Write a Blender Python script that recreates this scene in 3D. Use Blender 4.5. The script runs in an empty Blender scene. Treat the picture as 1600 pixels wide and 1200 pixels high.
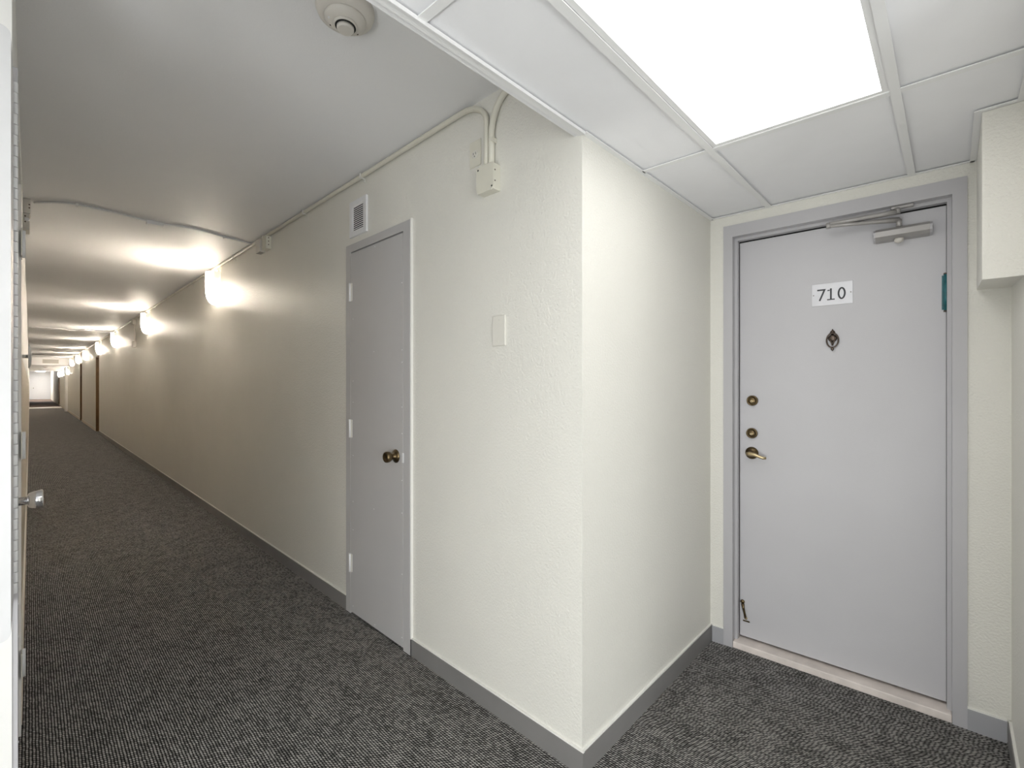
import bpy, bmesh, math, random
from mathutils import Matrix, Vector
random.seed(7)
PI = math.pi
SC = bpy.context.scene
COL = SC.collection

# ------------------------------------------------------------------ camera
cam_data = bpy.data.cameras.new('camera')
cam_data.sensor_width = 36.0
cam_data.lens = 16.2
cam_data.clip_start = 0.02
cam_data.clip_end = 200
cam = bpy.data.objects.new('camera', cam_data)
COL.objects.link(cam)
cam.location = (0, 0, 1.30)
cam.rotation_euler = (PI / 2, 0, math.radians(-46.30))
cam_data.shift_y = 0.0006
SC.camera = cam

# ------------------------------------------------------------------ world + exposure
world = bpy.data.worlds.new('world')
SC.world = world
world.use_nodes = True
world.node_tree.nodes['Background'].inputs['Color'].default_value = (1.0, 0.985, 0.975, 1)
world.node_tree.nodes['Background'].inputs['Strength'].default_value = 6.9
SC.view_settings.view_transform = 'Standard'
SC.view_settings.look = 'None'
SC.view_settings.gamma = 1.0
SC.view_settings.exposure = 0.57
SC.view_settings.use_curve_mapping = False
PANEL_E = 2.8          # ceiling light panel emission
SCONCE_SHADE_E = 260.0   # glowing glass of the wall sconces
SCONCE_BULB_E = 60.0   # bulb inside, lights the ceiling through the open top
WARM = (1.0, 0.80, 0.58)

# ------------------------------------------------------------------ dimensions (metres)
XR = 1.273      # right-hand corridor wall face
XL = -0.030     # left-hand corridor wall face
YA = 0.893      # alcove side wall face / edge of the lowered ceiling
YB = -0.155     # opposite side wall of the alcove
ZC = 2.46       # corridor ceiling
ZD = 2.135      # lowered ceiling
YE = 58.0       # far end of the corridor
TH = math.radians(3.05)     # the door wall stands a little out of square
DW = (2.40, 0.90)           # its left end
RIGHT, LEFT, DOORW = -PI / 2, PI / 2, TH - PI / 2    # z-rotations of things hung on these walls


# ------------------------------------------------------------------ materials
MATS = {}


def mat(name, col, rough=0.6, metal=0.0, var=0.0, vscale=6.0, bump=0.0, bscale=200.0, emit=None, estr=0.0, spec=0.5, bdist=0.002):
    m = bpy.data.materials.new(name)
    m.use_nodes = True
    nt = m.node_tree
    b = nt.nodes['Principled BSDF']
    b.inputs['Base Color'].default_value = (*col, 1)
    b.inputs['Roughness'].default_value = rough
    b.inputs['Metallic'].default_value = metal
    b.inputs['Specular IOR Level'].default_value = spec
    tc = nt.nodes.new('ShaderNodeTexCoord')
    n = nt.nodes.new('ShaderNodeTexNoise')
    n.inputs['Scale'].default_value = vscale
    n.inputs['Detail'].default_value = 4
    nt.links.new(tc.outputs['Object'], n.inputs['Vector'])
    r = nt.nodes.new('ShaderNodeMapRange')
    r.inputs['From Min'].default_value = 0.3
    r.inputs['From Max'].default_value = 0.7
    r.inputs['To Min'].default_value = 1 - var
    r.inputs['To Max'].default_value = 1 + var
    nt.links.new(n.outputs['Fac'], r.inputs['Value'])
    mul = nt.nodes.new('ShaderNodeVectorMath')
    mul.operation = 'SCALE'
    mul.inputs[0].default_value = col
    nt.links.new(r.outputs['Result'], mul.inputs['Scale'])
    nt.links.new(mul.outputs['Vector'], b.inputs['Base Color'])
    if bump > 0:
        n2 = nt.nodes.new('ShaderNodeTexNoise')
        n2.inputs['Scale'].default_value = bscale
        n2.inputs['Detail'].default_value = 3
        nt.links.new(tc.outputs['Object'], n2.inputs['Vector'])
        bp = nt.nodes.new('ShaderNodeBump')
        bp.inputs['Strength'].default_value = bump
        bp.inputs['Distance'].default_value = bdist
        nt.links.new(n2.outputs['Fac'], bp.inputs['Height'])
        nt.links.new(bp.outputs['Normal'], b.inputs['Normal'])
    if emit:
        b.inputs['Emission Color'].default_value = (*emit, 1)
        b.inputs['Emission Strength'].default_value = estr
    MATS[name] = m
    return m


mat('wall_paint', (0.78, 0.765, 0.71), 0.42, var=0.015, vscale=2.5, bump=0.7, bscale=130, bdist=0.004)
mat('wall_white', (0.84, 0.83, 0.81), 0.5, var=0.015, vscale=3, bump=0.25, bscale=120)
mat('ceiling_paint', (0.87, 0.87, 0.88), 0.6, var=0.015, vscale=2, bump=0.3, bscale=160)
mat('tile_white', (0.91, 0.91, 0.93), 0.8, var=0.01, vscale=9, bump=0.1, bscale=300)
mat('grid_white', (0.88, 0.88, 0.88), 0.45)
mat('door_grey', (0.56, 0.552, 0.575), 0.45, var=0.02, vscale=3, bump=0.15, bscale=220)
mat('frame_grey', (0.50, 0.492, 0.51), 0.42, var=0.02, vscale=5, bump=0.1, bscale=120)
mat('closet_grey', (0.51, 0.50, 0.50), 0.45, var=0.02, vscale=3, bump=0.1, bscale=220)
mat('base_grey', (0.215, 0.207, 0.203), 0.5, var=0.05, vscale=7)
mat('base_light', (0.40, 0.40, 0.42), 0.5, var=0.03, vscale=7)
mat('caulk', (0.85, 0.84, 0.80), 0.4)
mat('white_paint', (0.80, 0.80, 0.81), 0.4, var=0.02, vscale=20)
mat('hatch_white', (0.68, 0.68, 0.69), 0.4, var=0.03, vscale=12)
mat('conduit_paint', (0.72, 0.70, 0.61), 0.45, var=0.02, vscale=9)
mat('plastic_beige', (0.66, 0.63, 0.58), 0.45, var=0.02)
mat('plastic_cream', (0.74, 0.72, 0.66), 0.4)
mat('black_gap', (0.012, 0.012, 0.012), 0.8)
mat('print_dark', (0.045, 0.047, 0.055), 0.6)
mat('plate_alu', (0.64, 0.64, 0.67), 0.38, metal=0.25, var=0.03, vscale=30)
mat('brass_antique', (0.15, 0.11, 0.06), 0.32, metal=1.0, var=0.25, vscale=60)
mat('brass_bright', (0.62, 0.50, 0.30), 0.28, metal=1.0, var=0.1, vscale=60)
mat('bronze_dark', (0.11, 0.085, 0.07), 0.35, metal=0.9, var=0.3, vscale=90)
mat('chrome', (0.82, 0.82, 0.84), 0.12, metal=1.0)
mat('closer_paint', (0.40, 0.385, 0.375), 0.35, metal=0.3, var=0.03, vscale=20)
mat('teal', (0.02, 0.13, 0.15), 0.35, var=0.3, vscale=40)
mat('saddle_stone', (0.80, 0.725, 0.68), 0.45, var=0.12, vscale=14, bump=0.1, bscale=90)
mat('wood_tan', (0.74, 0.67, 0.58), 0.45, var=0.08, vscale=5)
mat('wood_brown', (0.16, 0.085, 0.03), 0.45, var=0.15, vscale=5)
mat('carpet_brown', (0.15, 0.10, 0.08), 0.9, var=0.2, vscale=60)
mat('panel_glow', (0.9, 0.9, 0.9), 0.5, emit=(1.0, 0.985, 0.965), estr=PANEL_E)
mat('far_glow', (0.9, 0.9, 0.9), 0.5, emit=(1.0, 0.98, 0.95), estr=11.0)
mat('shade_glow', (0.9, 0.88, 0.82), 0.4, emit=(1.0, 0.88, 0.73), estr=SCONCE_SHADE_E)
mat('bulb_glow', (0.9, 0.88, 0.82), 0.4, emit=WARM, estr=SCONCE_BULB_E)
mat('grille_grey', (0.35, 0.35, 0.34), 0.5)


# glow shaped in the emission: brightest at front and bottom, held back from wall and ceiling
st = MATS['shade_glow'].node_tree
tc_ = st.nodes.new('ShaderNodeTexCoord')
sp_ = st.nodes.new('ShaderNodeSeparateXYZ')
st.links.new(tc_.outputs['Object'], sp_.inputs[0])
mz = st.nodes.new('ShaderNodeMapRange')
for k_, v_ in zip(('From Min', 'From Max', 'To Min', 'To Max'), (0.25, 0.06, 0.05, 1.0)):
    mz.inputs[k_].default_value = v_
my = st.nodes.new('ShaderNodeMapRange')
for k_, v_ in zip(('From Min', 'From Max', 'To Min', 'To Max'), (-0.05, -0.099, 0.03, 1.0)):
    my.inputs[k_].default_value = v_
st.links.new(sp_.outputs['Z'], mz.inputs['Value'])
st.links.new(sp_.outputs['Y'], my.inputs['Value'])
mm_ = st.nodes.new('ShaderNodeMath')
mm_.operation = 'MULTIPLY'
st.links.new(mz.outputs[0], mm_.inputs[0])
st.links.new(my.outputs[0], mm_.inputs[1])
m2_ = st.nodes.new('ShaderNodeMath')
m2_.operation = 'MULTIPLY'
m2_.inputs[1].default_value = SCONCE_SHADE_E
st.links.new(mm_.outputs[0], m2_.inputs[0])
st.links.new(m2_.outputs[0], st.nodes['Principled BSDF'].inputs['Emission Strength'])

g = mat('glass', (0.95, 0.97, 0.97), 0.05)
gt = g.node_tree
tr = gt.nodes.new('ShaderNodeBsdfTransparent')
tr.inputs['Color'].default_value = (0.93, 0.95, 0.95, 1)
mx = gt.nodes.new('ShaderNodeMixShader')
mx.inputs['Fac'].default_value = 0.06
gl = gt.nodes.new('ShaderNodeBsdfGlossy')
gl.inputs['Roughness'].default_value = 0.02
gt.links.new(tr.outputs[0], mx.inputs[1])
gt.links.new(gl.outputs[0], mx.inputs[2])
gt.links.new(mx.outputs[0], gt.nodes['Material Output'].inputs['Surface'])


def carpet_material():
    m = bpy.data.materials.new('carpet_loop')
    m.use_nodes = True
    nt = m.node_tree
    L = nt.links.new
    b = nt.nodes['Principled BSDF']
    b.inputs['Roughness'].default_value = 0.95
    b.inputs['Specular IOR Level'].default_value = 0.1
    geo = nt.nodes.new('ShaderNodeNewGeometry')
    sep = nt.nodes.new('ShaderNodeSeparateXYZ')
    L(geo.outputs['Position'], sep.inputs[0])

    def M(op, a, b_=None, c=None):
        n = nt.nodes.new('ShaderNodeMath')
        n.operation = op
        for i, v in enumerate((a, b_, c)):
            if v is None:
                continue
            if isinstance(v, (int, float)):
                n.inputs[i].default_value = v
            else:
                L(v, n.inputs[i])
        return n.outputs[0]
    wob = nt.nodes.new('ShaderNodeTexNoise')
    wob.inputs['Scale'].default_value = 22
    L(geo.outputs['Position'], wob.inputs['Vector'])
    x = M('ADD', M('DIVIDE', sep.outputs['X'], 0.0085), M('MULTIPLY', wob.outputs['Fac'], 0.55))
    row = M('FLOOR', x)
    fr = M('FRACT', x)
    wn = nt.nodes.new('ShaderNodeTexWhiteNoise')
    wn.noise_dimensions = '1D'
    L(row, wn.inputs['W'])
    y = M('ADD', M('ADD', M('DIVIDE', sep.outputs['Y'], 0.0125), wn.outputs['Value']), M('MULTIPLY', fr, 0.7))
    cell = M('FLOOR', y)
    fy = M('FRACT', y)
    wn2 = nt.nodes.new('ShaderNodeTexWhiteNoise')
    wn2.noise_dimensions = '2D'
    cmb = nt.nodes.new('ShaderNodeCombineXYZ')
    L(row, cmb.inputs[0])
    L(cell, cmb.inputs[1])
    L(cmb.outputs[0], wn2.inputs['Vector'])
    px = M('SINE', M('MULTIPLY', fr, PI))
    py = M('POWER', M('SINE', M('MULTIPLY', fy, PI)), 0.6)
    h = M('MULTIPLY', px, py)
    h2 = M('MULTIPLY', M('POWER', h, 1.3), M('ADD', 0.55, M('MULTIPLY', wn2.outputs['Value'], 0.75)))
    big = nt.nodes.new('ShaderNodeTexNoise')
    big.inputs['Scale'].default_value = 9
    big.inputs['Detail'].default_value = 5
    L(geo.outputs['Position'], big.inputs['Vector'])
    fac = M('MULTIPLY', h2, M('ADD', 0.6, M('MULTIPLY', big.outputs['Fac'], 0.8)))
    ramp = nt.nodes.new('ShaderNodeValToRGB')
    e = ramp.color_ramp.elements
    e[0].position = 0.12
    e[0].color = (0.008, 0.008, 0.008, 1)
    e[1].position = 0.95
    e[1].color = (0.50, 0.485, 0.47, 1)
    L(fac, ramp.inputs['Fac'])  # shade between loops painted in: colour darkens as loop height falls
    L(ramp.outputs['Color'], b.inputs['Base Color'])
    bp = nt.nodes.new('ShaderNodeBump')
    bp.inputs['Strength'].default_value = 0.6
    bp.inputs['Distance'].default_value = 0.003
    L(h2, bp.inputs['Height'])
    L(bp.outputs['Normal'], b.inputs['Normal'])
    MATS['carpet_loop'] = m


carpet_material()


# ------------------------------------------------------------------ mesh helpers
class MB:
    """collects shapes into one bmesh; build() links it as one mesh object"""

    def __init__(self):
        self.bm = bmesh.new()

    def box(self, x0, x1, y0, y1, z0, z1, bevel=0.0, seg=2):
        r = bmesh.ops.create_cube(self.bm, size=1.0)
        v = r['verts']
        for q in v:
            q.co = ((x0 + x1) / 2 + q.co.x * (x1 - x0), (y0 + y1) / 2 + q.co.y * (y1 - y0), (z0 + z1) / 2 + q.co.z * (z1 - z0))
        if bevel > 0:
            e = list({e for q in v for e in q.link_edges})
            bmesh.ops.bevel(self.bm, geom=e, offset=bevel, segments=seg, affect='EDGES', profile=0.5)
        return self

    def prism(self, pts, axis, a0, a1):
        """polygon pts (2-D) extruded along axis 'x','y' or 'z' from a0 to a1"""
        def P(p, a):
            return {'x': (a, p[0], p[1]), 'y': (p[0], a, p[1]), 'z': (p[0], p[1], a)}[axis]
        v0 = [self.bm.verts.new(P(p, a0)) for p in pts]
        v1 = [self.bm.verts.new(P(p, a1)) for p in pts]
        n = len(pts)
        self.bm.faces.new(v0)
        self.bm.faces.new(v1[::-1])
        for i in range(n):
            self.bm.faces.new((v0[i], v1[i], v1[(i + 1) % n], v0[(i + 1) % n]))
        return self

    def lathe(self, prof, org, axis, n=28, caps=True):
        """prof: (radius, height along axis); axis a vector"""
        ax = Vector(axis).normalized()
        u = ax.orthogonal().normalized()
        w = ax.cross(u)
        o = Vector(org)
        rings = []
        for r, h in prof:
            rings.append([self.bm.verts.new(o + ax * h + (u * math.cos(2 * PI * i / n) + w * math.sin(2 * PI * i / n)) * max(r, 1e-5)) for i in range(n)])
        for a, b in zip(rings, rings[1:]):
            for i in range(n):
                f = self.bm.faces.new((a[i], a[(i + 1) % n], b[(i + 1) % n], b[i]))
                f.smooth = True
        if caps:
            self.bm.faces.new(rings[0][::-1])
            self.bm.faces.new(rings[-1])
        return self

    def tube(self, pts, r, n=10, radii=None):
        pts = [Vector(p) for p in pts]
        rings = []
        ref = None
        for i, p in enumerate(pts):
            t = (pts[min(i + 1, len(pts) - 1)] - pts[max(i - 1, 0)]).normalized()
            if ref is None:
                ref = t.orthogonal().normalized()
            ref = (ref - t * ref.dot(t)).normalized()
            w = t.cross(ref)
            rr = radii[i] if radii else r
            rings.append([self.bm.verts.new(p + (ref * math.cos(2 * PI * k / n) + w * math.sin(2 * PI * k / n)) * rr) for k in range(n)])
        for a, b in zip(rings, rings[1:]):
            for i in range(n):
                f = self.bm.faces.new((a[i], a[(i + 1) % n], b[(i + 1) % n], b[i]))
                f.smooth = True
        self.bm.faces.new(rings[0][::-1])
        self.bm.faces.new(rings[-1])
        return self

    def build(self, name, material, parent=None, loc=None, rz=0.0, shadow_smooth=False):
        bmesh.ops.recalc_face_normals(self.bm, faces=self.bm.faces)
        me = bpy.data.meshes.new(name)
        self.bm.to_mesh(me)
        self.bm.free()
        me.materials.append(MATS[material])
        o = bpy.data.objects.new(name, me)
        COL.objects.link(o)
        if parent is not None:
            o.parent = parent
        if loc is not None:
            o.location = loc
        o.rotation_euler = (0, 0, rz)
        return o


def thing(name, label, cat, loc, rz=0.0, group=None):
    o = bpy.data.objects.new(name, None)
    o.empty_display_size = 0.05
    COL.objects.link(o)
    o.location = loc
    o.rotation_euler = (0, 0, rz)
    o['label'] = label
    o['category'] = cat
    if group:
        o['group'] = group
    return o


def tag(o, label, cat, group=None):
    o['label'] = label
    o['category'] = cat
    if group:
        o['group'] = group
    return o


def struct(o, label=None, cat=None):
    o['kind'] = 'structure'
    if label:
        o['label'] = label
    if cat:
        o['category'] = cat
    return o


def inst(o, parent, loc=(0, 0, 0), name=None):
    c = o.copy()
    COL.objects.link(c)
    c.parent = parent
    c.location = loc
    return c


def arc(c, r, a0, a1, n):
    return [(c[0] + r * math.cos(a0 + (a1 - a0) * i / n), c[1] + r * math.sin(a0 + (a1 - a0) * i / n)) for i in range(n + 1)]


# ================================================================== THE SETTING
# floors
struct(MB().box(-1.65, 2.75, -2.65, 36.0, -0.06, 0.0).build('floor', 'carpet_loop'),
       'dark grey looped carpet running down the corridor and into the alcove', 'carpet floor')
struct(MB().box(XL - 0.1, XR + 0.1, 36.0, 38.0, -0.06, 0.004).build('floor_threshold', 'caulk'),
       'pale floor strip across the far corridor where the carpet changes', 'floor strip')
struct(MB().box(XL - 0.1, XR + 0.1, 38.0, YE + 0.1, -0.06, 0.0).build('floor_far', 'carpet_brown'),
       'brown carpet at the far end of the corridor', 'carpet floor')

# corridor ceiling (high), far lowered ceiling, far bulkhead with grille
struct(MB().box(-1.65, XR + 0.25, 0.925, 28.0, ZC, ZC + 0.1).build('ceiling', 'ceiling_paint'),
       'flat light grey plaster ceiling of the corridor', 'ceiling')
struct(MB().box(XL - 0.1, XR + 0.2, 28.0, 40.0, 2.13, 2.60).build('ceiling_far', 'ceiling_paint'),
       'lowered ceiling far down the corridor', 'ceiling')
struct(MB().box(XL - 0.1, XR + 0.2, 40.0, YE + 0.1, ZC, ZC + 0.1).build('ceiling_end', 'ceiling_paint'),
       'ceiling above the bright end of the corridor', 'ceiling')

# right corridor wall with the two far recessed doorways and the closet doorway cut out
CL0, CL1, CLZ = 1.905, 2.510, 2.065       # closet opening (y0, y1, top)
REC = [(16.40, 17.25), (22.25, 23.05), (40.0, 41.2)]
wr = MB()
segs = [(YA, CL0)]
prev = CL1
for a, b in REC:
    segs.append((prev, a))
    prev = b
segs.append((prev, YE))
for a, b in segs:
    wr.box(XR, XR + 0.13, a, b, 0, ZC)
wr.box(XR, XR + 0.13, CL0, CL1, CLZ, ZC)
wr.box(XR + 0.10, XR + 0.13, CL0, CL1, 0, CLZ)
for a, b in REC:
    wr.box(XR, XR + 0.13, a, b, 2.08, ZC)
wr_o = struct(wr.build('wall_right', 'wall_paint'), 'long cream stucco corridor wall on the right with satin paint', 'wall')

# alcove walls
struct(MB().box(XR + 0.13, 2.60, YA, YA + 0.12, 0, ZC).build('wall_alcove', 'wall_paint'),
       'cream side wall of the door alcove beside the outer corner', 'wall')
WD = MB()
WD.box(-0.02, 0.090, 0, 0.14, 0, 2.46)
WD.box(0.925, 1.30, 0, 0.14, 0, 2.46)
WD.box(0.090, 0.925, 0, 0.14, 2.075, 2.46)
WD.box(0.090, 0.925, 0.125, 0.14, 0, 2.075)
struct(WD.build('wall_door', 'wall_paint', None, (DW[0], DW[1], 0), DOORW), 'cream wall around the grey door 710', 'wall')
struct(MB().box(XR, 2.62, YB - 0.12, YB, 0, ZC).build('wall_alcove_far', 'wall_paint'),
       'cream side wall of the alcove at the right edge of the picture', 'wall')
# boxed pipe chase in the upper right corner
cz = MB()
for pts in ([(2.02, 1.622), (2.46, 1.655), (2.46, 2.135), (2.02, 2.135)],):
    cz.prism([(p[0], p[1]) for p in pts], 'y', YB, -0.066)
struct(cz.build('wall_chase', 'wall_paint'), 'cream boxed chase hanging in the upper right corner beside door 710', 'boxed chase')

# walls behind and beside the camera position
struct(MB().box(XR, XR + 0.12, -2.6, YB - 0.12, 0, ZC).build('wall_lobby_right', 'wall_paint'))
# windows added out of view for fill light, behind and left of the viewpoint
WB = (-1.35, 0.45, 0.08, 1.50)      # added back window x0, x1, z0, z1
WL = (-1.75, 0.75, 0.06, 1.02)      # added left window y0, y1, z0, z1
struct(MB().box(-1.62, WB[0], -2.72, -2.6, 0, ZC).box(WB[1], XR + 0.12, -2.72, -2.6, 0, ZC)
       .box(WB[0], WB[1], -2.72, -2.6, 0, WB[2]).box(WB[0], WB[1], -2.72, -2.6, WB[3], ZC).build('wall_back', 'wall_white'))
struct(MB().box(-1.62, -1.50, -2.6, WL[0], 0, ZC).box(-1.62, -1.50, WL[1], 1.80, 0, ZC)
       .box(-1.62, -1.50, WL[0], WL[1], 0, WL[2]).box(-1.62, -1.50, WL[0], WL[1], WL[3], ZC).build('wall_lobby_left', 'wall_white'))


def window(name, w, h, loc, rz, nmul, label):  # made-up window that lets fill light into the lobby
    o = struct(thing(name, label, 'window', loc, rz))
    f = 0.04
    MB().box(0, f, 0.02, 0.08, 0, h).box(w - f, w, 0.02, 0.08, 0, h).box(f, w - f, 0.02, 0.08, 0, f).box(f, w - f, 0.02, 0.08, h - f, h).build('window_frame', 'white_paint', o)
    pw = (w - 2 * f) / nmul
    for i in range(nmul):
        if i:
            MB().box(f + i * pw - 0.015, f + i * pw + 0.015, 0.025, 0.075, f, h - f).build('mullion', 'white_paint', o)
    for i in range(nmul):
        MB().box(f + i * pw + 0.001, f + (i + 1) * pw - 0.001, 0.048, 0.052, f, h - f).build('pane', 'glass', o)
    a = bpy.data.lights.new('portal', 'AREA')
    a.shape = 'RECTANGLE'
    a.size, a.size_y = w, h
    a.cycles.is_portal = True
    p = bpy.data.objects.new('portal', a)
    COL.objects.link(p)
    p.parent = o
    p.location = (w / 2, 0.10, h / 2)
    p.rotation_euler = (-PI / 2, 0, 0)


window('fill_window_1', WB[1] - WB[0], WB[3] - WB[2], (WB[1], -2.6, WB[2]), PI, 3, 'added fill-light window behind the viewpoint')
window('fill_window_2', WL[1] - WL[0], WL[3] - WL[2], (-1.50, WL[0], WL[2]), PI / 2, 4, 'added fill-light window left of the viewpoint')

# left corridor wall: end face looks at the camera at y = 1.65
DL0, DL1, DLZ = 1.76, 2.52, 2.06
wl = MB()
wl.box(-0.15, XL, 1.65, DL0, 0, ZC)
wl.box(-1.50, -0.15, 1.65, 1.77, 0, ZC)
wl.box(-0.15, XL, DL0, DL1, DLZ, ZC)
wl.box(-0.15, XL - 0.06, DL0, DL1, 0, DLZ)
wl.box(-0.15, XL, DL1, YE, 1.45, ZC)
wl_o = struct(wl.build('wall_left', 'wall_white'), 'pale left wall of the corridor seen almost edge on', 'wall')
MB().box(-0.15, XL, DL1, YE, 0, 1.45).build('lower_wall', 'wood_tan', wl_o)
struct(MB().box(XL - 0.1, XR + 0.2, YE, YE + 0.1, 0, ZC).build('wall_end', 'white_paint'),
       'bright white wall closing the far end of the corridor', 'wall')

# bulkhead above the edge of the lowered ceiling
struct(MB().box(-1.50, XR, YA + 0.010, YA + 0.030, ZD + 0.002, ZC).build('wall_bulkhead', 'ceiling_paint'),
       'plaster drop closing the step between the two ceilings', 'bulkhead')


# baseboards -------------------------------------------------------------
def baseboard(name, a, b, n, label, h=0.078, t=0.010, m='base_grey'):
    """from a to b on the floor, n = unit vector out of the wall"""
    o = MB()
    c = MB()
    a, b, n = Vector((*a, 0)), Vector((*b, 0)), Vector((*n, 0))
    d = (b - a)
    L = d.length
    d.normalize()
    for mb, (z0, z1, p0, p1) in ((o, (0, h, 0, t)), (c, (h, h + 0.006, 0, t * 0.75))):
        vs = []
        for s in (0, L):
            for p, z in ((p0, z0), (p1, z0), (p1, z1), (p0, z1)):
                vs.append(mb.bm.verts.new(a + d * s + n * p + Vector((0, 0, z))))
        for f in ((0, 1, 2, 3), (7, 6, 5, 4), (0, 4, 5, 1), (1, 5, 6, 2), (2, 6, 7, 3), (3, 7, 4, 0)):
            mb.bm.faces.new([vs[i] for i in f])
    ob = struct(o.build(name, m), label, 'baseboard')
    c.build('caulk_line', 'caulk', ob)
    return ob


baseboard('baseboard_right', (XR, YA - 0.010), (XR, CL0 - 0.012), (-1, 0), 'grey baseboard between the outer corner and the closet door')
baseboard('baseboard_corridor', (XR, CL1 + 0.012), (XR, 16.36), (-1, 0), 'long grey baseboard running down the corridor past the closet door')
baseboard('baseboard_middle', (XR, 17.29), (XR, 22.21), (-1, 0), 'baseboard between the two far recessed doorways', m='wood_tan')
baseboard('baseboard_far', (XR, 23.09), (XR, YE), (-1, 0), 'baseboard at the far end of the right wall', m='wood_tan')
baseboard('baseboard_alcove', (XR, YA), (2.401, YA), (0, -1), 'grey baseboard along the alcove side wall')
sv = Vector((math.sin(TH), -math.cos(TH)))
nv = Vector((-math.cos(TH), -math.sin(TH)))
D0 = Vector(DW)
baseboard('baseboard_door_near', tuple(D0 + sv * 0.018), tuple(D0 + sv * 0.072), tuple(nv), 'short grey baseboard left of door 710', m='base_light')
baseboard('baseboard_door_far', tuple(D0 + sv * 0.942), tuple(D0 + sv * 1.045), tuple(nv), 'short grey baseboard right of door 710', m='base_light')
baseboard('baseboard_edge', (1.29, YB), (2.445, YB), (0, 1), 'grey baseboard along the right edge of the picture')
baseboard('baseboard_left', (XL, DL1 + 0.05), (XL, YE), (1, 0), 'baseboard along the left corridor wall', m='wood_tan')


# lowered grid ceiling ----------------------------------------------------
def sk(x0, y):          # the cross tees run a little out of square, parallel to the door wall
    return x0 + 0.053 * (0.9 - y)


gridc = struct(thing('ceiling_lowered', 'lowered white ceiling of flat tiles in a metal grid', 'tile ceiling', (0, 0, ZD)))
XS = [-1.48, -0.43, 0.620, 1.668]
YS = [YA, 0.625, 0.118, -0.392, -0.902, -1.412, -1.922, -2.6]
TW = 0.012      # half tee width


def quad_prism(mb, pts, z0, z1):
    mb.prism(pts, 'z', z0, z1)
    return mb


def dwall_x(y):   # x of door wall at y
    return DW[0] + (DW[1] - y) * math.tan(TH)


cells = []
for j in range(len(YS) - 1):
    y1, y0 = YS[j], YS[j + 1]
    cols = [(XS[i], XS[i + 1]) for i in range(3)]
    if j < 3:
        cols.append((XS[3], None))
    for a, b in cols:
        yy0 = y0
        if j == 2 and (b is None or a >= 0.6):
            yy0 = YB if b is None else y0
        cells.append((j, a, b, yy0, y1))
for j, a, b, y0, y1 in cells:
    if (j, a) == (1, 0.620):
        continue        # the light panel sits here
    if (j, a) == (1, -1.48):
        continue        # second light panel, added out of view for fill light
    g = 0.002
    def xb(y):
        return min(sk(b, y), 9) if b is not None else dwall_x(y)
    xa0, xa1 = sk(a, y0), sk(a, y1)
    if a < -1.4:
        xa0 = xa1 = -1.50
    pts = [(xa0 + g, y0 + g), (xb(y0) - g, y0 + g), (xb(y1) - g, y1 - g), (xa1 + g, y1 - g)]
    if b is not None and b > 1.6 and j >= 3:
        pts[1] = (XR, y0 + g)
        pts[2] = (XR, y1 - g)
    if b is not None and b > 1.6 and j == 2:
        pts = [(xa0 + g, y0 + g), (XR, y0 + g), (XR, YB), (sk(b, YB) - g, YB), (xb(y1) - g, y1 - g), (xa1 + g, y1 - g)]
    if b is None and j == 2:
        pts = [(xa0 + 0.013, YB), (2.02, YB), (2.02, -0.066), (dwall_x(-0.066), -0.066), (xb(y1) - g, y1 - g), (xa1 + g, y1 - g)]
    MB().prism(pts, 'z', 0.009, 0.022).build('ceiling_tile', 'tile_white', gridc)

# main tees run along x, cross tees along y
for y in YS[1:-1]:
    x1 = dwall_x(y) if y > YB else XR
    MB().box(-1.50, x1, y - TW, y + TW, 0.0, 0.003).box(-1.50, x1, y - 0.0015, y + 0.0015, 0.003, 0.040).build('main_tee', 'grid_white', gridc)
for x in XS[1:]:
    for j in range(len(YS) - 1):
        y1, y0 = YS[j], YS[j + 1]
        if x > 1.6:
            if j > 2:
                continue
            if j == 2:
                y0 = YB
        a, b = y0 + (TW if y0 != YB else 0), y1 - TW
        MB().prism([(sk(x, a) - TW, a), (sk(x, a) + TW, a), (sk(x, b) + TW, b), (sk(x, b) - TW, b)], 'z', 0.001, 0.004).build('cross_tee', 'grid_white', gridc)
# edge trims
MB().box(-1.50, XR, YA - 0.012, YA + 0.012, -0.002, 0.004).box(-1.50, XR, YA - 0.014, YA - 0.011, -0.006, 0.004).build('edge_trim', 'grid_white', gridc)
MB().box(XR, 2.40, YA - 0.018, YA, 0.001, 0.004).build('wall_angle', 'grid_white', gridc)
MB().prism([(dwall_x(YA) - 0.016, YA - 0.01), (dwall_x(YA), YA - 0.01), (dwall_x(-0.06), -0.06), (dwall_x(-0.06) - 0.016, -0.06)], 'z', 0.001, 0.004).build('wall_angle', 'grid_white', gridc)
MB().box(2.006, 2.45, -0.066, -0.048, 0.001, 0.004).build('wall_angle', 'grid_white', gridc)
MB().box(2.004, 2.020, YB, -0.048, 0.0008, 0.0042).build('wall_angle', 'grid_white', gridc)
MB().box(1.29, 2.004, YB, YB + 0.016, 0.001, 0.004).build('wall_angle', 'grid_white', gridc)
MB().box(-1.62, XR + 0.1, -2.72, YA + 0.02, 0.20, 0.24).build('slab', 'ceiling_paint', gridc)
MB().box(XR + 0.1, 2.7, YB - 0.1, YA + 0.02, 0.20, 0.24).build('slab', 'ceiling_paint', gridc)


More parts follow.
